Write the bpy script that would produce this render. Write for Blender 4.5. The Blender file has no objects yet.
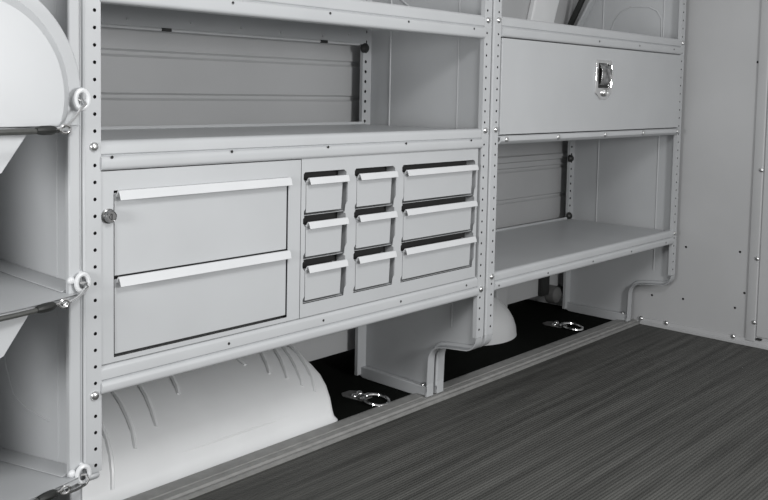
import bpy, bmesh, math
from mathutils import Vector, Matrix
from mathutils.geometry import tessellate_polygon
C = bpy.context.scene.collection
PI = math.pi

# ------------------------------------------------------------------ materials
def mat(name, col, rough=.5, metal=0, noise=0, scale=30, bump=0, bscale=200, spec=.5):
    m = bpy.data.materials.new(name); m.use_nodes = True
    nt = m.node_tree; b = nt.nodes['Principled BSDF']
    b.inputs['Roughness'].default_value = rough; b.inputs['Metallic'].default_value = metal
    b.inputs['Specular IOR Level'].default_value = spec
    tc = nt.nodes.new('ShaderNodeTexCoord')
    if noise:
        n = nt.nodes.new('ShaderNodeTexNoise'); n.inputs['Scale'].default_value = scale; n.inputs['Detail'].default_value = 4
        r = nt.nodes.new('ShaderNodeValToRGB')
        r.color_ramp.elements[0].position = .3; r.color_ramp.elements[1].position = .7
        r.color_ramp.elements[0].color = [max(0, c*(1-noise)) for c in col]+[1]
        r.color_ramp.elements[1].color = [min(1, c*(1+noise)) for c in col]+[1]
        nt.links.new(tc.outputs['Object'], n.inputs['Vector']); nt.links.new(n.outputs['Fac'], r.inputs['Fac'])
        nt.links.new(r.outputs['Color'], b.inputs['Base Color'])
    else:
        b.inputs['Base Color'].default_value = list(col)+[1]
    if bump:
        n2 = nt.nodes.new('ShaderNodeTexNoise'); n2.inputs['Scale'].default_value = bscale
        bp = nt.nodes.new('ShaderNodeBump'); bp.inputs['Strength'].default_value = bump; bp.inputs['Distance'].default_value = .001
        nt.links.new(tc.outputs['Object'], n2.inputs['Vector']); nt.links.new(n2.outputs['Fac'], bp.inputs['Height'])
        nt.links.new(bp.outputs['Normal'], b.inputs['Normal'])
    return m
PAINT = mat('grey_powder_coat', (.455, .467, .477), .38, noise=.03, scale=6, bump=.05, bscale=500)
VAN = mat('van_body_paint', (.44, .445, .45), .42, noise=.04, scale=4, bump=.04, bscale=300)
WHITE = mat('white_van_paint', (.76, .77, .775), .35, noise=.03, scale=8)
HANDLE = mat('bright_pull_finish', (.58, .59, .60), .3, noise=.02, scale=20)
DARK = mat('recess_shade', (.02, .02, .02), .8, noise=.1)  # near-black colour painted in for the shade inside holes, slots and gaps
CHROME = mat('chrome', (.85, .85, .85), .12, 1, noise=.02, scale=60)
STEEL = mat('zinc_steel', (.7, .7, .7), .28, 1, noise=.05, scale=80)
RUBBER = mat('black_rubber', (.015, .016, .015), .5, noise=.2, scale=90)
CORD = mat('grey_rubber_cord', (.06, .062, .058), .5, noise=.15, scale=200)
CARPET = mat('black_carpet', (.0055, .0065, .0055), .95, noise=.5, scale=260, bump=.9, bscale=600, spec=.05)
SILL = mat('sill_aluminium', (.25, .25, .243), .5, noise=.12, scale=40)
GREY = mat('grey_plastic', (.12, .12, .118), .5, noise=.1)
EYE = mat('white_nylon', (.62, .63, .64), .3, noise=.02)

def floor_mat():
    m = bpy.data.materials.new('ribbed_rubber_mat'); m.use_nodes = True
    nt = m.node_tree; b = nt.nodes['Principled BSDF']; b.inputs['Roughness'].default_value = .62
    b.inputs['Specular IOR Level'].default_value = .25
    tc = nt.nodes.new('ShaderNodeTexCoord')
    w = nt.nodes.new('ShaderNodeTexWave'); w.bands_direction = 'Y'; w.inputs['Scale'].default_value = 40; w.inputs['Distortion'].default_value = .6
    w.inputs['Detail'].default_value = 1
    mp = nt.nodes.new('ShaderNodeMapping'); mp.inputs['Scale'].default_value = (1.8, 48, 1)
    n = nt.nodes.new('ShaderNodeTexNoise'); n.inputs['Scale'].default_value = 1; n.inputs['Detail'].default_value = 3
    n2 = nt.nodes.new('ShaderNodeTexNoise'); n2.inputs['Scale'].default_value = 4
    r = nt.nodes.new('ShaderNodeValToRGB')
    r.color_ramp.elements[0].position = .34; r.color_ramp.elements[1].position = .68
    r.color_ramp.elements[0].color = (.050, .050, .047, 1); r.color_ramp.elements[1].color = (.10, .10, .094, 1)
    L = nt.links.new
    L(tc.outputs['Object'], w.inputs['Vector']); L(tc.outputs['Object'], mp.inputs['Vector']); L(mp.outputs['Vector'], n.inputs['Vector'])
    L(n.outputs['Fac'], r.inputs['Fac']); L(r.outputs['Color'], b.inputs['Base Color'])
    bp = nt.nodes.new('ShaderNodeBump'); bp.inputs['Strength'].default_value = .5; bp.inputs['Distance'].default_value = .002
    L(w.outputs['Fac'], bp.inputs['Height']); L(bp.outputs['Normal'], b.inputs['Normal'])
    return m
MAT = floor_mat()

# ------------------------------------------------------------------ mesh builder
AX = {'X': Matrix(((0, 0, 1), (1, 0, 0), (0, 1, 0))),     # (u,v,w)->(w,u,v)   u=Y v=Z
      'Y': Matrix(((1, 0, 0), (0, 0, 1), (0, 1, 0))),     # u=X v=Z w=Y
      'Z': Matrix(((1, 0, 0), (0, 1, 0), (0, 0, 1)))}
def wloc(o):
    v = Vector((0, 0, 0))
    while o: v += o.location; o = o.parent
    return v
class MB:
    def __init__(s): s.bm = bmesh.new()
    def _faces(s, vs, fs, mi=0):
        v = [s.bm.verts.new(p) for p in vs]
        for f in fs:
            try: s.bm.faces.new([v[i] for i in f]).material_index = mi
            except ValueError: pass
        return s
    def box(s, x0, x1, y0, y1, z0, z1, mi=0):
        return s.prism([(x0, y0), (x1, y0), (x1, y1), (x0, y1)], 'Z', z0, z1, mi)
    def prism(s, poly, ax, a, b, mi=0):
        M = AX[ax]; n = len(poly)
        vs = [M @ Vector((u, v, a)) for u, v in poly]+[M @ Vector((u, v, b)) for u, v in poly]
        fs = [tuple(range(n)), tuple(range(n, 2*n))]+[(i, (i+1) % n, n+(i+1) % n, n+i) for i in range(n)]
        return s._faces(vs, fs, mi)
    def plate(s, outer, holes, ax, front, back, depth=None, mi=0, dark=1):
        """plate in the plane normal to ax, front face at w=front; each hole is a list of points. depth: blind holes with dark bottoms."""
        M = AX[ax]; loops = [list(outer)]+[list(h) for h in holes]
        flat = [p for l in loops for p in l]
        tris = tessellate_polygon([[Vector((u, v, 0)) for u, v in l] for l in loops])
        n = len(flat)
        thr = back if depth is None else None
        fv = [s.bm.verts.new(M @ Vector((u, v, front))) for u, v in flat]
        bv = [s.bm.verts.new(M @ Vector((u, v, back))) for u, v in flat] if depth is None else \
             [s.bm.verts.new(M @ Vector((u, v, back))) for u, v in outer]
        def F(l, m):
            try: s.bm.faces.new(l).material_index = m
            except ValueError: pass
        for t in tris:
            F([fv[i] for i in t], mi)
            if depth is None: F([bv[i] for i in t], mi)
        k = 0
        for li, l in enumerate(loops):
            m = len(l)
            if li == 0 or depth is None:
                for i in range(m): F([fv[k+i], fv[k+(i+1) % m], bv[k+(i+1) % m], bv[k+i]], mi)
            else:
                dv = [s.bm.verts.new(M @ Vector((u, v, front+depth))) for u, v in l]
                for i in range(m): F([fv[k+i], fv[k+(i+1) % m], dv[(i+1) % m], dv[i]], dark)
                F(dv, dark)
            k += m
        if depth is not None: F(bv, mi)
        return s
    def tube(s, pts, r, n=8, closed=False, mi=0):
        pts = [Vector(p) for p in pts]; N = len(pts); rings = []
        up = Vector((0, 0, 1)); pn = None
        for i, p in enumerate(pts):
            a = pts[(i-1) % N] if (closed or i > 0) else p
            b = pts[(i+1) % N] if (closed or i < N-1) else p
            t = (b-a).normalized()
            if pn is None:
                pn = t.cross(up)
                if pn.length < .1: pn = t.cross(Vector((1, 0, 0)))
            pn = (pn - t*pn.dot(t)).normalized(); q = t.cross(pn)
            rr = r[i] if isinstance(r, (list, tuple)) else r
            rings.append([s.bm.verts.new(p+pn*rr*math.cos(2*PI*k/n)+q*rr*math.sin(2*PI*k/n)) for k in range(n)])
        for i in range(N if closed else N-1):
            A, B = rings[i], rings[(i+1) % N]
            for k in range(n): s.bm.faces.new([A[k], A[(k+1) % n], B[(k+1) % n], B[k]]).material_index = mi
        if not closed:
            s.bm.faces.new(rings[0]).material_index = mi; s.bm.faces.new(rings[-1]).material_index = mi
        return s
    def lathe(s, prof, c, d, n=20, mi=0):
        """prof: list of (r, h); axis d from c"""
        d = Vector(d).normalized(); c = Vector(c)
        e = d.cross(Vector((0, 0, 1)))
        if e.length < .1: e = Vector((1, 0, 0))
        e.normalize(); g = d.cross(e); rings = []
        for r, h in prof:
            rings.append([s.bm.verts.new(c+d*h+(e*math.cos(2*PI*k/n)+g*math.sin(2*PI*k/n))*max(r, 1e-5)) for k in range(n)])
        for A, B in zip(rings, rings[1:]):
            for k in range(n): s.bm.faces.new([A[k], A[(k+1) % n], B[(k+1) % n], B[k]]).material_index = mi
        for R in (rings[0], rings[-1]): s.bm.faces.new(R).material_index = mi
        return s
    def strip(s, path, ax, a, b, t, mi=0):
        """sheet of thickness t following a 2-D path (u,v), extruded along ax from a to b"""
        P = [Vector((u, v, 0)) for u, v in path]; off = []
        for i in range(len(P)):
            d = (P[min(i+1, len(P)-1)]-P[max(i-1, 0)]).normalized()
            off.append(P[i]+Vector((-d.y, d.x, 0))*t)
        M = AX[ax]; n = len(P)
        g = [[s.bm.verts.new(M @ Vector((p.x, p.y, w))) for p in L] for L in (P, off) for w in (a, b)]
        A0, A1, B0, B1 = g
        for i in range(n-1):
            for q in ((A0, A1), (A1, B1), (B1, B0), (B0, A0)):
                s.bm.faces.new([q[0][i], q[0][i+1], q[1][i+1], q[1][i]]).material_index = mi
        for i in (0, n-1): s.bm.faces.new([A0[i], A1[i], B1[i], B0[i]]).material_index = mi
        return s
    def build(s, name, mats, parent=None, bevel=0, seg=2, smooth=True, ang=35, loc=None):
        if not isinstance(mats, (list, tuple)): mats = [mats]
        bmesh.ops.remove_doubles(s.bm, verts=s.bm.verts, dist=1e-6)
        bmesh.ops.recalc_face_normals(s.bm, faces=s.bm.faces)
        base = wloc(parent)+(Vector(loc) if loc is not None else Vector())
        bmesh.ops.translate(s.bm, verts=s.bm.verts, vec=-base)
        me = bpy.data.meshes.new(name); s.bm.to_mesh(me); s.bm.free()
        for m in mats: me.materials.append(m)
        if smooth:
            me.polygons.foreach_set('use_smooth', [True]*len(me.polygons))
            me.set_sharp_from_angle(angle=math.radians(ang))
        o = bpy.data.objects.new(name, me); C.objects.link(o)
        o.parent = parent
        if loc is not None: o.location = loc
        if bevel:
            b = o.modifiers.new('bevel', 'BEVEL'); b.width = bevel; b.segments = seg; b.limit_method = 'ANGLE'; b.angle_limit = math.radians(40)
        return o
def tag(o, label=None, cat=None, group=None, kind=None):
    for k, v in (('label', label), ('category', cat), ('group', group), ('kind', kind)):
        if v: o[k] = v
    return o
def thing(name, label, cat, loc, group=None):
    o = bpy.data.objects.new(name, None); C.objects.link(o); o.location = loc; o.empty_display_size = .05
    return tag(o, label, cat, group)
def copy_tree(o, parent=None):
    c = o.copy(); C.objects.link(c); c.parent = parent if parent else o.parent
    for ch in list(o.children): copy_tree(ch, c)
    return c
def circ(cx, cy, r, n=10): return [(cx+r*math.cos(2*PI*k/n), cy+r*math.sin(2*PI*k/n)) for k in range(n)]
def rect(x0, x1, z0, z1): return [(x0, z0), (x1, z0), (x1, z1), (x0, z1)]
def arc(cx, cy, r, a0, a1, n=8):
    return [(cx+r*math.cos(math.radians(a0+(a1-a0)*k/n)), cy+r*math.sin(math.radians(a0+(a1-a0)*k/n))) for k in range(n+1)]
def bolt(parent, x, y, z, d, r=.0078, h=.006, name='bolt', m=None):
    b = MB().lathe([(r, 0), (r, .0015), (r*.92, .0035), (r*.6, h*.9), (r*.25, h), (0, h)], (x, y, z), d, 14)
    return b.build(name, m or STEEL, parent, ang=60)

# ------------------------------------------------------------------ the van body
def struct(o): o['kind'] = 'structure'; return o
TOP = 1.62
struct(MB().box(-1.6, 2.296, -1.9, .62, -.03, 0).build('floor', MAT))
# side wall with pressed horizontal creases
def crease(y, z, d=.006, h=.006): return [(y, z-2*h), (y+d, z-h), (y+d, z+h*.2), (y, z+h)]
prof = [(.62, .02), (.62, .075), (.45, .075)]
for z in (.353, .452, .562): prof += crease(.45, z)
prof += [(.45, .585), (.442, .59), (.442, .607), (.45, .612)]
for z in (.735, .812, .91): prof += crease(.45, z)
prof += [(.45, TOP), (.66, TOP), (.66, .02)]
struct(MB().prism(prof, 'X', -1.6, 2.33).build('wall_back', VAN, smooth=False))
# bulkhead closing the cargo area at the right
wr = struct(MB().plate(rect(-1.9, .66, -.03, TOP),
    [circ(y, z, .0042) for y, z in ((-.0226, .303), (-.206, .311), (.0934, .111), (-.02, .117), (-.198, .118), (-.2335, .948), (-.2265, .174))],
    'X', 2.296, 2.33, depth=.006).build('wall_right', [VAN, DARK], smooth=False))
# raised seam post on the bulkhead
t = struct(MB().prism([(2.296, -.270), (2.289, -.270), (2.2865, -.267), (2.2865, -.243), (2.2885, -.238), (2.296, -.238)], 'Z', .018, TOP).build('trim_1', VAN, bevel=.001))
for z in (.0831, .298, .593): bolt(t, 2.2865, -.2655, z, (-1, 0, 0), .0075, .006)
struct(MB().box(2.2925, 2.296, -1.9, -.272, .035, TOP).build('trim_6', VAN, bevel=.001))
# bottom rail of the bulkhead
t = struct(MB().prism([(2.296, .0), (2.296, .024), (2.291, .024), (2.289, .012), (2.283, .009), (2.283, 0)], 'Y', -1.9, .13).build('trim_2', VAN, bevel=.001))
for y, z in ((.128, .02), (.0336, .021), (-.1992, .021)): bolt(t, 2.2905, y, z, (-1, 0, 0), .0085, .007)
MB().box(2.284, 2.295, -.290, -.274, .026, .031).build('slot', DARK, t)
# aluminium sill between the mat and the carpet
sp = [(.13, 0), (.13, .003), (.136, .006), (.141, .006), (.143, .004), (.146, .004), (.149, .009), (.162, .0105), (.164, .008), (.167, .008), (.169, .0105), (.198, .0105), (.2065, .008), (.2065, 0)]
struct(MB().prism(sp, 'X', -1.2, 2.296).build('trim_3', SILL, smooth=False))
cp = tag(MB().box(-1.2, 2.296, .2065, .62, 0, .004).build('carpet', CARPET), 'black carpet lining the floor beneath the shelves and cabinets', 'carpet')
# slanted pillar of the van body above the right-hand shelf
t = struct(MB().prism([(1.935, 1.0), (2.075, 1.42), (2.25, 1.42), (2.085, 1.0), (2.03, 1.0)], 'Y', .425, .45).build('trim_4', WHITE, bevel=.006))
tag(MB().prism([(.4235, 1.055), (.4455, 1.055), (.3765, 1.190), (.356, 1.190)], 'X', 2.212, 2.2235).build('rubber_seal', RUBBER), 'black slanted rubber strip beside the van pillar above the drop door shelf', 'seal')
t = struct(MB().box(1.80, 1.87, .425, .45, .02, .33).build('trim_5', VAN, bevel=.006))

# wheel housing: white box-like swelling with a rounded front
hp = [(.208, .0045), (.208, .008), (.2205, .014), (.2265, .028), (.235, .057), (.25, .087), (.272, .111), (.307, .131), (.345, .146), (.39, .157), (.448, .163)]
def housing(x0, x1):
    m = MB(); xs = []
    n = 8
    secs = [(x0, 0)]+[(x1-.022+.022*math.sin(PI/2*k/n), .018*(1-math.cos(PI/2*k/n))) for k in range(n+1)]
    rings = []
    for x, sh in secs:
        r = []
        for y, z in hp:
            r.append(m.bm.verts.new((x, min(.448, y+sh), max(.0045, z-sh*.9*(z/.163)))))
        r.append(m.bm.verts.new((x, .448, .0045))); rings.append(r)
    for A, B in zip(rings, rings[1:]):
        for i in range(len(A)): m.bm.faces.new([A[i], A[(i+1) % len(A)], B[(i+1) % len(A)], B[i]])
    m.bm.faces.new(rings[0]); m.bm.faces.new(rings[-1])
    return m
wh = thing('wheel_housing', 'long white wheel housing bulging up under the two-drawer cabinet', 'wheel housing', (.3, .33, 0))
housing(-.018, .797).build('shell', WHITE, wh, ang=50)
def on_prof(s):
    L = [(Vector(hp[i]), Vector(hp[i+1])) for i in range(len(hp)-1)]
    k = s*(len(L)); i = min(int(k), len(L)-1); return L[i][0].lerp(L[i][1], k-i)
for xa, sa, xb, sb in ((.159, .296, .178, .653), (.226, .492, .26, .874), (.291, .588, .328, .887), (.391, .756, .415, .887), (.613, .838, .618, .873),
                       (.649, .713, .688, .885), (.684, .639, .734, .883), (.712, .558, .762, .874), (.742, .488, .780, .80)):
    pts = []
    for k in range(13):
        q = sa+(.985-sa)*k/12; p = on_prof(q); pts.append((xa+(xb-xa)*(q-sa)/max(sb-sa, .1), p.x+.001, p.y-.0015))
    MB().tube(pts, [.0035+.0035*math.sin(PI*(.15+.7*k/12)) for k in range(13)], 8).build('pressed_rib', WHITE, wh)
q = on_prof(.378); MB().tube([(.27+.43*k/10, q.x+.0012, q.y-.001) for k in range(11)], [.0008+.0022*math.sin(PI*k/10) for k in range(11)], 8).build('pressed_crease', WHITE, wh)

# second, short rounded cover beyond the middle panels
m = MB(); cx, cy = 1.71, .45; rings = []
N = 20
for j in range(9):
    a = PI/2*j/8; z = .145*math.sin(a); k = math.cos(a)**1.15 if j < 8 else 0.0
    ring = []
    for i in range(N+1):
        b = PI+PI*i/N
        ring.append(m.bm.verts.new((cx+.16*k*math.cos(b), cy+.13*k*math.sin(b), z+.0045)))
    rings.append(ring)
for A, B in zip(rings, rings[1:]):
    for i in range(N): m.bm.faces.new([A[i], A[i+1], B[i+1], B[i]])
m.bm.faces.new([r[0] for r in rings]+[r[-1] for r in reversed(rings)]); m.bm.faces.new(rings[0])
tag(m.build('moulded_cover', WHITE, ang=60), 'short white rounded cover half hidden behind the middle panels', 'cover')
# dark strap and bracket on the wall under the right-hand shelf
st = thing('strap_anchor', 'dark strap ending in a dim grey rounded bracket low on the back wall', 'strap', (2.15, .44, .03))
MB().box(2.105, 2.16, .432, .45, .075, .33).build('strap', RUBBER, st, bevel=.003)
MB().lathe([(.034, 0), (.034, .02), (.03, .034), (.02, .042), (0, .044)], (2.187, .449, .072), (0, -1, 0), 20).build('bracket', GREY, st)
MB().lathe([(.02, 0), (.02, .02), (.012, .026), (0, .026)], (2.245, .449, .075), (0, -1, 0), 14).build('knob', RUBBER, st)

# ------------------------------------------------------------------ end panels of the shelving
def hole_zs(z0, z1, first=.952, pitch=.0279):
    k0 = math.floor((first-z0)/pitch); zs = [first-pitch*k for k in range(-30, 40)]
    return [z for z in zs if z0 < z < z1]
FR = [(0.0, TOP-.2), (0.0, .205)] + arc(.038, .205, .038, 180, 270, 6)[1:] + [(.105, .160)] + [(p[0], p[1]) for p in arc(.108, .112, .046, 90, 0, 6)] + [(.156, .03), (.160, .012)]
def end_panel(name, label, xs, sgn, foot=True, bolts=(), arch=False, bottom=.172, ribs=(.331, .0975), plugs=(), fw=.028, ztop=TOP-.2, loops=(), holes=True, slant=None):
    """sheet at x=xs; flanges folded towards sgn*X; camera sees the -X side"""
    p = thing(name, label, 'panel', (xs, .2, 0 if foot else bottom))
    th = .0016
    x0, x1 = sorted((xs, xs+sgn*fw))
    if foot:
        path = FR
        out = path+[(.40, .012), (.412, .03)]+([(.412, slant), (.412-.55*(ztop-slant), ztop)] if slant else [(.412, ztop)])
    else:
        path = [(0, ztop), (0, bottom+.012)]+arc(.012, bottom+.012, .012, 180, 270, 4)[1:]
        out = path+[(.412, bottom), (.412, ztop)]
    m = MB(); m.prism([(y, z) for y, z in out], 'X', xs-th/2, xs+th/2)
    for y in ribs:                                         # pressed beads
        zz = bottom+.03 if not foot else .20
        m.tube([(xs, y, zz+.012), (xs, y, ztop-.01)], .0032, 8)
    for lp in loops: m.tube([(xs, y, z) for y, z in lp], .0032, 8)
    m.build('sheet', PAINT, p, ang=50)
    # perforated front flange
    zb = .206 if foot else bottom+.015
    hz = [z for z in hole_zs(zb+.01, ztop-.005)] if holes else []
    bz = [b for b in bolts]
    hz = [z for z in hz if all(abs(z-b) > .012 for b in bz)]
    cxh = xs+sgn*fw*.60
    m = MB()
    m.plate(rect(x0, x1, zb, ztop), [circ(cxh, z, .0031, 10) for z in hz], 'Y', -.0012, .0105, depth=.006)
    m.build('front_flange', [PAINT, DARK], p, smooth=False)
    # rounded corner bead along the sheet edge
    MB().tube([(xs-sgn*.0005, .0035, zb), (xs-sgn*.0005, .0035, ztop)], .005, 10).build('corner_bead', PAINT, p)
    if foot:
        MB().strip(FR[1:], 'X', x0, x1, -.0018).tube([(xs+sgn*.002, y+.004, z+.004) for y, z in FR[1:-1]], .0062, 8).build('notch_flange', PAINT, p, ang=50)
        MB().prism([(x0, .012), (x1, .012), (x1, .0405), (x1-.004, .046), (x0+.004, .046), (x0, .0405)], 'Y', .1535, .1575).build('foot_tab', PAINT, p, bevel=.001)
        MB().prism([(.1605, .0115), (.20, .0105), (.2, .0045), (.395, .0045), (.407, .009), (.412, .02), (.412, .036), (.165, .036), (.1605, .032)], 'X', *(sorted((xs+sgn*.02, xs+sgn*.002)))).build('foot_flange', PAINT, p, bevel=.002)
        bolt(p, xs+sgn*.012, .180, .036, (0, 0, 1), .007, .007)
    else:
        m = MB(); m.prism([(x0, bottom), (x1, bottom), (x1, zb), (x0, zb)], 'Y', 0, .0135).build('flange_end', PAINT, p, bevel=.008)
    # rear flange
    zr = slant or ztop
    if slant:
        k = ztop-slant
        MB().prism([(.402, slant), (.412, slant), (.412-.55*k, ztop), (.402-.55*k, ztop)], 'X', *sorted((xs, xs+sgn*.036))).build('slanted_flange', PAINT, p, bevel=.002)
    hb = hole_zs(.30 if foot else .25, ztop-.01, .9415, .0279)
    MB().plate(rect(*sorted((xs, xs+sgn*.036)), (.014 if foot else bottom), zr), [circ(xs+sgn*.024, z, .0045, 10) for z in hb if z < zr-.01], 'Y', .402, .4125, depth=.005).build('rear_flange', [PAINT, DARK], p, smooth=False)
    for z in bolts: bolt(p, cxh-sgn*.002, -.0012, z, (0, -1, 0))
    for x, z in plugs: MB().lathe([(.014, 0), (.014, .008), (.008, .014), (0, .014)], (x, .402, z), (0, -1, 0), 14).build('plug', RUBBER, p)
    return p
archL = [(.285, .40), (.281, .36), (.262, .28), (.235, .255), (.11, .235)]
archR = [(.285, 1.03), (.262, 1.10), (.235, 1.135), (.20, 1.15), (.13, 1.145), (.10, 1.13), (.083, 1.10), (.081, 1.03)]
archM = [(.33, 1.12), (.30, 1.085), (.25, 1.05)]
end_panel('end_panel', 'light grey perforated end panel left of the two-drawer cabinet, round-headed bolts at shelf heights', -.0265, 1, foot=False, bolts=(.7315, .318))
end_panel('end_panel', 'light grey stepped end panel right of the small-drawer bank, on a notched foot', 1.100, -1, bolts=(1.012, .7365, .3315), plugs=((1.0665, .9515),), loops=(archM,))
end_panel('end_panel', 'light grey perforated end panel left of the drop door, behind the other middle panel', 1.1165, 1, bolts=(1.015, .7375, .3575))
end_panel('end_panel', 'grey stepped end panel furthest from view, next to the bulkhead', 2.2605, -1, bolts=(1.0147, .3545), ribs=(.305, .0753), slant=1.06, plugs=((2.222, .592), (2.225, .373)), loops=(archR,))

# ------------------------------------------------------------------ shelves
def shelf(label, x0, x1, zt, zb, holes, hz, bolts=(), ysurf=.401, crease=.5, rear=False, plugs=()):
    s = thing('shelf', label, 'shelf', ((x0+x1)/2, .2, zb))
    zc = zb+(zt-zb)*crease
    t = .0016
    # tray surface with rear upstand
    MB().box(x0, x1, .006, ysurf, zt-.003-t, zt-.003).box(x0, x1, ysurf-.002, ysurf, zt-.0046, zt+.004).box(x0, x1, ysurf-.004, ysurf-.002, (zb-.004 if rear else zt-.022), zt-.004).build('surface', PAINT, s, bevel=.0005, smooth=False)
    # rolled front lip: two beads
    h1 = zt-zc; h2 = zc-zb
    outer = [(.010, zt)]+arc(.0025, zt-.010, .010, 90, 175, 6)+[(-.0075, zc+.003), (-.0045, zc+.0002)]
    outer += arc(-.0045, zc-.0085, .008, 90, 180, 6)+[(-.0125, zb+.007)]+arc(-.0055, zb+.007, .007, 180, 270, 4)+[(.010, zb)]
    lip = MB().prism([(y+.006, z) for y, z in outer+[(.010, zb+.004)]], 'X', x0, x1)
    lip.build('lip', PAINT, s, ang=25)
    yh = -.0065 if hz < zc else -.0016
    for x in holes:
        MB().lathe([(.0028, 0), (.0028, .0005), (.0018, .0005), (.0016, -.002), (0, -.002)], (x, yh, hz), (0, -1, 0), 10).build('hole_mark', [DARK], s)  # lip holes: small dark discs coloured as the shade inside them
    for x in bolts: bolt(s, x, -.0125, zb+(zc-zb)*.55, (0, -1, 0), .007, .005)
    for x in plugs:
        MB().box(x-.013, x+.013, ysurf-.011, ysurf-.002, zb-.0085, zb-.001).build('clip', RUBBER, s, bevel=.001)
    if rear:
        MB().tube([(x0+.001, ysurf-.006, zb-.005), (x1-.03, ysurf-.006, zb-.005)], .0035, 8).build('light_gap_bead', HANDLE, s)  # bright bead added for the line of light leaking behind the shelf
        for x in (.30, .47, .62, .75, .90, 1.0): bolt(s, x, ysurf-.004, zb+.016+.006*math.sin(x*40), (0, -1, 0), .0028, .002, name='hole_mark', m=EYE)  # white dots painted bright for lit screw holes
    return s
b1 = (.0005, 1.0712); b2 = (1.1455, 2.2315)
s1 = shelf('topmost long grey shelf on the left, above the open compartment', b1[0], b1[1], 1.0235, .9655, (.27, .5225, .7715, 1.0205), .9865, rear=True, plugs=(.40, .90))
s2 = shelf('long grey shelf directly on top of the two-drawer cabinet and small-drawer bank', b1[0], b1[1], .741, .6915, (.0188, .2703, .5225, .772, 1.0215), .7135)
s3 = shelf('lowest long grey shelf carrying the two-drawer cabinet and small-drawer bank', b1[0], b1[1], .365, .3165, (.2704, .521, .7704, 1.023), .3505, crease=.45)
u1 = shelf('grey shelf above the drop door, right of the middle panels', b2[0], b2[1], 1.0275, .974, (1.6504, 1.9115, 2.167), .989)
u3 = shelf('empty grey shelf below the drop door, low beside the bulkhead', b2[0], b2[1], .3655, .3185, (1.16, 1.402, 1.659, 1.911, 2.167), .3305)
# compartment floor under the drop door, with a narrow lip
s = thing('shelf', 'narrow-edged grey shelf just under the drop door, with a row of bolts', 'shelf', (1.69, .2, .699))
MB().box(b2[0], b2[1], .006, .40, .7165, .718).build('surface', PAINT, s, smooth=False)
MB().prism([(.01, .7215), (-.004, .7215), (-.009, .719), (-.0105, .714), (-.0105, .708), (-.006, .703), (.002, .699), (.02, .699), (.02, .701), (0, .703), (-.006, .709), (-.006, .717), (.01, .7185)], 'X', *b2).build('lip', PAINT, s, ang=25)
for x in (1.1688, 1.4264, 1.6979, 1.9508, 2.2086): bolt(s, x, -.0105, .712, (0, -1, 0), .007, .005)

# ------------------------------------------------------------------ drop door
d = thing('drop_door', 'wide flat grey drop-front door with a chrome paddle latch', 'door', (1.69, 0, .724))
MB().box(1.1475, 2.2295, -.0045, -.0025, .7245, .9715).box(1.1475, 2.2295, -.0025, .012, .7245, .7265).box(1.1475, 1.1495, -.0025, .012, .7265, .9715).box(2.2275, 2.2295, -.0025, .012, .7265, .9715).build('panel', PAINT, d, bevel=.001)
PADDLE = mat('chrome_dark_reflections', (.38, .38, .38), .2, 1, noise=.6, scale=70, bump=.9, bscale=110)  # dark mottling painted into the colour for reflections in the chrome
lt = MB().plate([(1.634, .930), (1.634, .836), (1.664, .818), (1.702, .818), (1.732, .836), (1.732, .930), (1.726, .935), (1.640, .935)],
                [rect(1.648, 1.716, .852, .925)], 'Y', -.0085, -.0045).build('latch', CHROME, d, bevel=.001)
MB().box(1.648, 1.716, -.0047, -.0042, .852, .925).build('pocket', DARK, lt)
MB().prism([(-.0065, .924), (-.0175, .906), (-.016, .872), (-.0065, .860), (-.0055, .862), (-.0125, .876), (-.014, .905), (-.0055, .921)], 'X', 1.656, 1.708).build('paddle', PADDLE, lt, bevel=.001)
MB().tube([(1.705, -.011, .925), (1.722, -.012, .92), (1.722, -.012, .855), (1.705, -.011, .85)], .0035, 8).build('latch_edge', CHROME, lt)
MB().lathe([(.0125, 0), (.0125, .004), (.010, .008), (.0095, .008), (.009, .006), (0, .006)], (1.686, -.0085, .838), (0, -1, 0), 18).build('key_cylinder', STEEL, lt)

# ------------------------------------------------------------------ two-drawer cabinet
c = thing('drawer_cabinet', 'light grey cabinet with two wide drawers stacked beside the left panel', 'cabinet', (.226, .2, .367))
cx0, cx1, cz0, cz1 = .002, .4525, .3665, .690
MB().plate(rect(cx0, cx1, cz0, cz1), [rect(.0255, .4195, .3745, .6570)], 'Y', .000, .0016).box(cx0, cx0+.0015, .0016, .396, cz0, cz1).box(cx1-.0015, cx1, .0016, .396, cz0, cz1).box(cx0, cx1, .0016, .396, cz1-.0015, cz1).box(cx0, cx1, .0016, .396, cz0, cz0+.0015).box(cx0, cx1, .3945, .396, cz0, cz1).build('body', PAINT, c, smooth=False)
MB().box(.0245, .4205, .016, .018, .373, .658).build('shadow_sheet', DARK, c)  # dark sheet standing in for the shade around the drawer fronts
def pull(m, x0, x1, y, z, out=.017, h=.0125):
    """curled lip: rises from the drawer face, out and down"""
    pr = [(y, z-.003), (y, z+h*.25)]+[(y-out*.35, z+h*.72), (y-out*.62, z+h*.70), (y-out*.85, z+h*.3), (y-out, z-h*.45), (y-out*1.06, z-h*.55), (y-out*1.0, z-h*.62)]
    pr += [(y-out*.75, z+h*.05), (y-out*.55, z+h*.42), (y-out*.35, z+h*.45), (y-.002, z-.002)]
    return m.prism(pr, 'X', x0, x1)
def big_drawer(z0, z1):
    dr = MB().box(.0285, .4172, .0025, .0045, z0, z1).box(.034, .412, .0045, .012, z0+.008, z1-.012).build('drawer', PAINT, c, bevel=.0008, loc=(0, 0, 0))
    pull(MB(), .032, .4195, .0025, z1-.004, .014, .0120).build('handle', HANDLE, dr, bevel=.0008, ang=50)
    return dr
d1 = big_drawer(.5125, .6525); d2 = big_drawer(.3790, .5065)
LOCK = mat('dark_lock_metal', (.30, .30, .30), .25, 1, noise=.1, scale=90)
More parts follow.
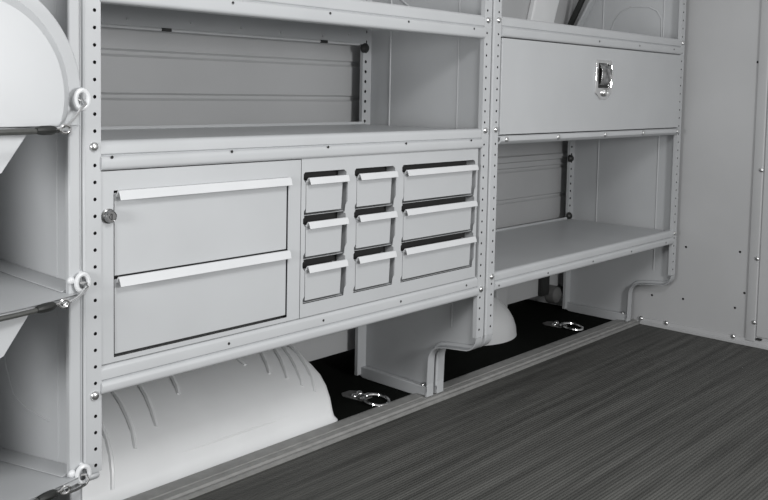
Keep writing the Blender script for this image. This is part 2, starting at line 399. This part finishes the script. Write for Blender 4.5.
lk = MB().lathe([(.0125, 0), (.0125, .003), (.0105, .004), (.0105, .010), (.0092, .0125), (.0088, .011), (.0045, .011), (.0040, .0125), (0, .0125)], (.0150, 0, .6155), (0, -1, 0), 20).build('lock', LOCK, c)
MB().box(.0143, .0157, -.0131, -.0121, .6105, .6205).build('key_slot', DARK, lk)

# ------------------------------------------------------------------ bank of nine small drawers
c = thing('drawer_bank', 'light grey bank of nine small drawers beside the two-drawer cabinet', 'cabinet', (.757, .2, .363))
bx0, bx1, bz0, bz1 = .4545, 1.0605, .3665, .6915
pitch = .0903; rows = [(.6640-pitch*k) for k in range(3)]
def opening(x0, x1):
    """tall opening whose sides step in beside every drawer and out at each gap"""
    L, R = [], []
    n = .0085
    for zt in rows:
        for side, S in ((x0, 1), (x1, -1)):
            (L if S > 0 else R).extend([(side+.004, zt), (side, zt-.005), (side, zt-.014), (side+.0065, zt-.022), (side+.0065, zt-.074), (side+.002, zt-.080), (side+.002, zt-.0895)] if S > 0 else
                [(side-.012, zt+.0), (side-.005, zt-.005), (side-.005, zt-.013), (side-.0005, zt-.020), (side-.0005, zt-.068), (side-.006, zt-.076), (side-.008, zt-.0895)])
    return L+R[::-1]
cols = [(.4600, .5900), (.6105, .7480), (.7675, 1.0545)]
MB().plate(rect(bx0, bx1, bz0, bz1), [opening(*q) for q in cols], 'Y', .000, .0016).build('face_frame', PAINT, c, smooth=False)
MB().box(bx0, bx0+.0015, .0016, .396, bz0, bz1).box(bx1-.0015, bx1, .0016, .396, bz0, bz1).box(bx0, bx1, .0016, .396, bz1-.0015, bz1).box(bx0, bx1, .0016, .396, bz0, bz0+.0015).box(bx0, bx1, .3945, .396, bz0, bz1).build('body', PAINT, c, smooth=False)
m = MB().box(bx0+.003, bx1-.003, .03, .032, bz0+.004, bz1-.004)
m.build('gap_shade', DARK, c)  # black sheet added to give the drawer gaps their shade
for q in cols:
    for x in (q[0]-.0004, q[1]+.0004):
        MB().box(x-.0007, x+.0007, .0018, .03, bz0+.004, bz1-.004).build('divider', PAINT, c, smooth=False)
m = MB()
for zt in rows:
    for q in cols: m.box(q[0]+.001, q[1]-.001, .006, .03, zt-.0895, zt-.0885)
m.build('runner', PAINT, c, smooth=False)
def small_drawer(x0, x1, zt):
    """tapered front: the right edge stands clear of the frame"""
    w0, w1 = x0+.0085, x1-.0155
    zb, z1 = zt-.0832, zt-.0175
    lo = [(w0, zb+.0), (w1-.004, zb), (w1, z1), (w0, z1)]
    base = ((x0+x1)/2, 0, zb)
    L = Vector(base)-wloc(c)
    dr = MB().prism(lo, 'Y', .000, .0016).prism([(w0, zb), (w0+.0012, zb), (w0+.0012, z1), (w0, z1)], 'Y', .0016, .029).prism([(w1-.0052, zb), (w1-.004, zb), (w1, z1), (w1-.0012, z1)], 'Y', .0016, .029).box(w0, w1-.004, .0016, .029, zb, zb+.0012).build('drawer', PAINT, c, bevel=.0005, loc=L)
    pull(MB(), w0+.001, x1-.0065, .0, z1-.001, .012, .0105).build('handle', HANDLE, dr, bevel=.0006, ang=50)
    return dr
for q in cols:
    first = small_drawer(q[0], q[1], rows[0])
    if q is cols[1]:
        pass
    for k in (1, 2):
        dd = copy_tree(first); dd.location = first.location+Vector((0, 0, -pitch*k))

# ------------------------------------------------------------------ tank rack in the bay on the left
rk = thing('tray_rack', 'light grey rack of three bowed trays on the left end panel', 'rack', (-.27, .2, .172))
XR = -.0345; xl = -.505; RB = .0125
def rack_panel(x, s):
    m = MB(); m.prism([(0, RB), (.412, RB), (.412, TOP-.2), (0, TOP-.2)], 'X', x-.0008, x+.0008)
    if s < 0:
        m.tube([(x, .0776, RB+.01), (x, .0776, TOP-.21)], .0021, 8)
        m.tube([(x, y, z) for y, z in [(.30, .46), (.2916, .392), (.275, .31), (.2453, .262), (.2, .25), (.1087, .2501)]], .0026, 8)
    m.build('side_panel', PAINT, rk, ang=50)
    a, b = sorted((x, x+s*.021))
    MB().box(a, b, 0, .014, RB, TOP-.2).build('front_flange', PAINT, rk, bevel=.003)
    MB().box(*sorted((x, x+s*.03)), .403, .412, RB, TOP-.2).build('rear_flange', PAINT, rk, bevel=.002)
rack_panel(XR, -1); rack_panel(xl, 1)
CXR, HW = -.27, .222
def bow(x): return -.012-.043*(1-((x-CXR)/HW)**2)
YO = -.045; XO = -.025
tiers = ((.7685, 0, .808), (.4955, 0, .511), (.2005, .19, .1915))
for zi, sl, ze in tiers:
    xs = [CXR-HW+2*HW*k/24 for k in range(25)]
    m = MB()
    outl = [(x, bow(x)) for x in xs]+[(XR-.001, .0), (XR-.001, .40), (xl+.001, .40), (xl+.001, .0)]
    n = len(outl)
    top = [m.bm.verts.new((x, y, zi-sl*(y+.05))) for x, y in outl]; bot = [m.bm.verts.new((x, y, zi-.0018-sl*(y+.05))) for x, y in outl]
    m.bm.faces.new(top); m.bm.faces.new(bot)
    for i in range(n): m.bm.faces.new([top[i], top[(i+1) % n], bot[(i+1) % n], bot[i]])
    # turned-down front lip
    for i in range(24):
        (xa, ya), (xb, yb) = outl[i], outl[i+1]
        q = [(xa, ya, zi-sl*(ya+.05)), (xb, yb, zi-sl*(yb+.05)), (xb, yb, zi-.009-sl*(yb+.05)), (xa, ya, zi-.009-sl*(ya+.05))]
        m._faces(q+[(p[0], p[1]+.002, p[2]) for p in q], [(0, 1, 2, 3), (7, 6, 5, 4), (3, 2, 6, 7), (0, 1, 5, 4)])
    tr = m.build('tray', PAINT, rk, ang=30)
    # side curb against the panel
    g = []
    for y in (.015, .395):
        z = zi-sl*(y+.05)+.0004; g += [(XR-.0012, y, z), (XR-.0012, y, z+.011), (XR-.006, y, z+.011), (XR-.027, y, z+.0012), (XR-.027, y, z)]
    MB()._faces(g, [(0, 1, 2, 3, 4), (9, 8, 7, 6, 5)]+[(i, (i+1) % 5, 5+(i+1) % 5, 5+i) for i in range(5)]).build('curb', PAINT, tr, bevel=.0008)
    # hanging bracket under the tray front
    yb = -.0375
    pts = [(CXR-.133, zi-.0045), (CXR-.092, zi-.062), (CXR-.088, zi-.068), (CXR-.080, zi-.071), (CXR+.080, zi-.071), (CXR+.088, zi-.068), (CXR+.092, zi-.062), (CXR+.133, zi-.0045)]
    MB().prism(pts, 'Y', yb, yb+.003).build('bracket', PAINT, tr, bevel=.001)
    # eye tab on the panel edge
    ey = MB()
    xo = XO if ze > .7 else 0
    ey.tube([(-.0355+xo+.0110*math.cos(2*PI*k/18), -.006+(YO if ze > .7 else 0), ze+.001+.0140*math.sin(2*PI*k/18)) for k in range(18)], .0040, 8, True)
    ey.tube([(-.0355+xo*.1, .002, ze+.016), (-.0355+xo, -.006+(YO if ze > .7 else 0), ze+.0155)], .0036, 8)
    ey.build('eye_tab', EYE, rk)
    for k in (-1,):
        bolt(rk, -.053, 0, ze-.004+.010, (0, -1, 0), .0065, .006, m=EYE)
for lab, (zi, sl, ze), sag in zip(('uppermost dark cord hooked across the tray below the domed white panel', 'dark cord hooked across the middle bowed tray', 'lowest dark cord hooked across the bottom bowed tray'), tiers, (.0, 0, 0)):
    cd = thing('elastic_cord', lab, 'cord', (-.20, -.10, zi-.006), 'elastic cords across the trays')
    zc = zi-.0055
    def zt(y): return zc-sl*(y+.05)
    yo = YO*.85 if ze > .7 else 0
    pts = []
    for k in range(30):
        x = -.115-.31*k/29; y = bow(x)-.0055; pts.append((x, y+yo, zt(y)))
    MB().tube(pts, .0042, 8).build('cord', CORD, cd)
    sl_p = []
    for k in range(7):
        x = -.098+XO*.8*(ze > .7)-.036*k/6; y = bow(x)-.0065; sl_p.append((x, y+yo, zt(y)+.001))
    MB().tube(sl_p, [.0035, .0065, .0072, .0072, .0072, .0065, .005], 10).build('sleeve', RUBBER, cd)
    x = -.098+XO*.8*(ze > .7); y = bow(x)-.0065; e = Vector((x, y+yo, zt(y)+.001))
    E2 = Vector((-.0340+XO*(ze > .7), -.0115+yo, ze-.012))
    hk = [e+Vector((-.006, 0, 0)), e+Vector((.006, -.004, .003)), e.lerp(E2, .25)+Vector((0, -.006, -.004)), e.lerp(E2, .6)+Vector((0, -.006, -.003)), E2+Vector((-.004, -.006, .001)), E2+Vector((.003, -.004, .006)), E2+Vector((.002, .003, .012)), E2+Vector((-.006, .006, .014))]
    MB().tube(hk, .0024, 8).build('hook', CHROME, cd)
    MB().tube([e+Vector((.012+.008*math.cos(2*PI*k/12), -.004, .001+.006*math.sin(2*PI*k/12))) for k in range(12)], .0022, 6, True).build('ring', CHROME, cd)
# domed panel standing on the top tray
m = MB().lathe([(.181, 0), (.181, -.010), (.1790, -.012), (.1590, -.0135), (.1440, -.030), (.1410, -.0325), (.09, -.035), (.0, -.036)], (-.2357, -.0270, .8143), (0, 1, 0), 96)
bmesh.ops.bisect_plane(m.bm, geom=m.bm.verts[:]+m.bm.edges[:]+m.bm.faces[:], plane_co=(0, 0, .7690), plane_no=(0, 0, 1), clear_inner=True)
bmesh.ops.holes_fill(m.bm, edges=[e for e in m.bm.edges if e.is_boundary])
tag(m.build('round_top_panel', PAINT, ang=30), 'white round-topped panel with a raised rim on the topmost bowed tray', 'panel')

# ------------------------------------------------------------------ tie-down rings
def tie(label, x, y, z=.0045):
    r = thing('tie_down_ring', label, 'tie-down', (x, y, z), 'tie-down rings on the carpet')
    L = Vector((x, y, z))
    MB().prism([(x-.032, y+.055), (x-.022, y-.005), (x+.022, y-.005), (x+.026, y+.055), (x+.012, y+.072), (x-.02, y+.072)], 'Z', z, z+.0035).build('base_plate', GREY, r, bevel=.001)
    MB().tube([(x-.024, y+.002, z+.005), (x-.012, y+.002, z+.010), (x+.012, y+.002, z+.010), (x+.024, y+.002, z+.005)], .005, 8).build('hinge_loop', STEEL, r)
    pts = []
    for k in range(24):
        a = 2*PI*k/24; pts.append((x+.002+.033*math.cos(a), y-.034+.038*math.sin(a)*(1.0 if math.sin(a) < 0 else .8), z+.0075+.004*math.sin(a)))
    MB().tube(pts, .0048, 8, True).build('ring', CHROME, r)
    for dx, dy in ((-.014, .028), (.012, .034)): bolt(r, x+dx, y+dy, z+.0035, (0, 0, 1), .009, .008, m=CHROME)
    return r
tie('chrome tie-down ring on the carpet between the wheel housing and middle panels', .958, .272)
tie('chrome tie-down ring on the carpet below the far right shelf', 2.022, .292)

# ------------------------------------------------------------------ light and camera
w = bpy.data.worlds.new('World'); bpy.context.scene.world = w; w.use_nodes = True
w.node_tree.nodes['Background'].inputs[0].default_value = (1, 1, 1, 1); w.node_tree.nodes['Background'].inputs[1].default_value = .44
def area(loc, to, size, e):
    l = bpy.data.lights.new('Area', 'AREA'); l.energy = e; l.size = size; l.shape = 'DISK'
    o = bpy.data.objects.new('unseen_light', l); C.objects.link(o); o.location = loc  # soft source out of view, not a camera flash
    o.rotation_euler = (Vector(to)-Vector(loc)).to_track_quat('-Z', 'Y').to_euler(); return o
area((-1.55, -.46, .86), (-.1, .1, .55), .4, 18)  # fill added at the left to brighten the rack's side panel
area((.0, -1.25, 1.65), (.2, -.8, .1), .45, 13)  # unseen overhead light added for the lip tops and the floor
area((.60, -2.15, 1.0), (.6, 0, .5), .5, 25)  # unseen broad light added from the opposite side for the forward faces
cd = bpy.data.cameras.new('Camera'); cam = bpy.data.objects.new('Camera', cd); C.objects.link(cam)
yaw, pitch, roll, F, PXc, PYc = .7958, -.0678, .0159, 875.8, 336.6, 152.1
f = Vector((math.sin(yaw)*math.cos(pitch), math.cos(yaw)*math.cos(pitch), math.sin(pitch)))
r = Vector((math.cos(yaw), -math.sin(yaw), 0)); u = r.cross(f)
R = math.cos(roll)*r+math.sin(roll)*u; U = -math.sin(roll)*r+math.cos(roll)*u
M = Matrix((R, U, -f)).transposed().to_4x4(); M.translation = Vector((-.7504, -1.2775, .8255)); cam.matrix_world = M
cd.sensor_width = 36; cd.sensor_fit = 'HORIZONTAL'; cd.lens = F*36/768; cd.clip_start = .02
cd.shift_x = (384-PXc)/768; cd.shift_y = -(250-PYc)/768
sc = bpy.context.scene; sc.camera = cam
sc.view_settings.view_transform = 'Standard'; sc.view_settings.look = 'None'; sc.view_settings.exposure = 0; sc.view_settings.gamma = 1
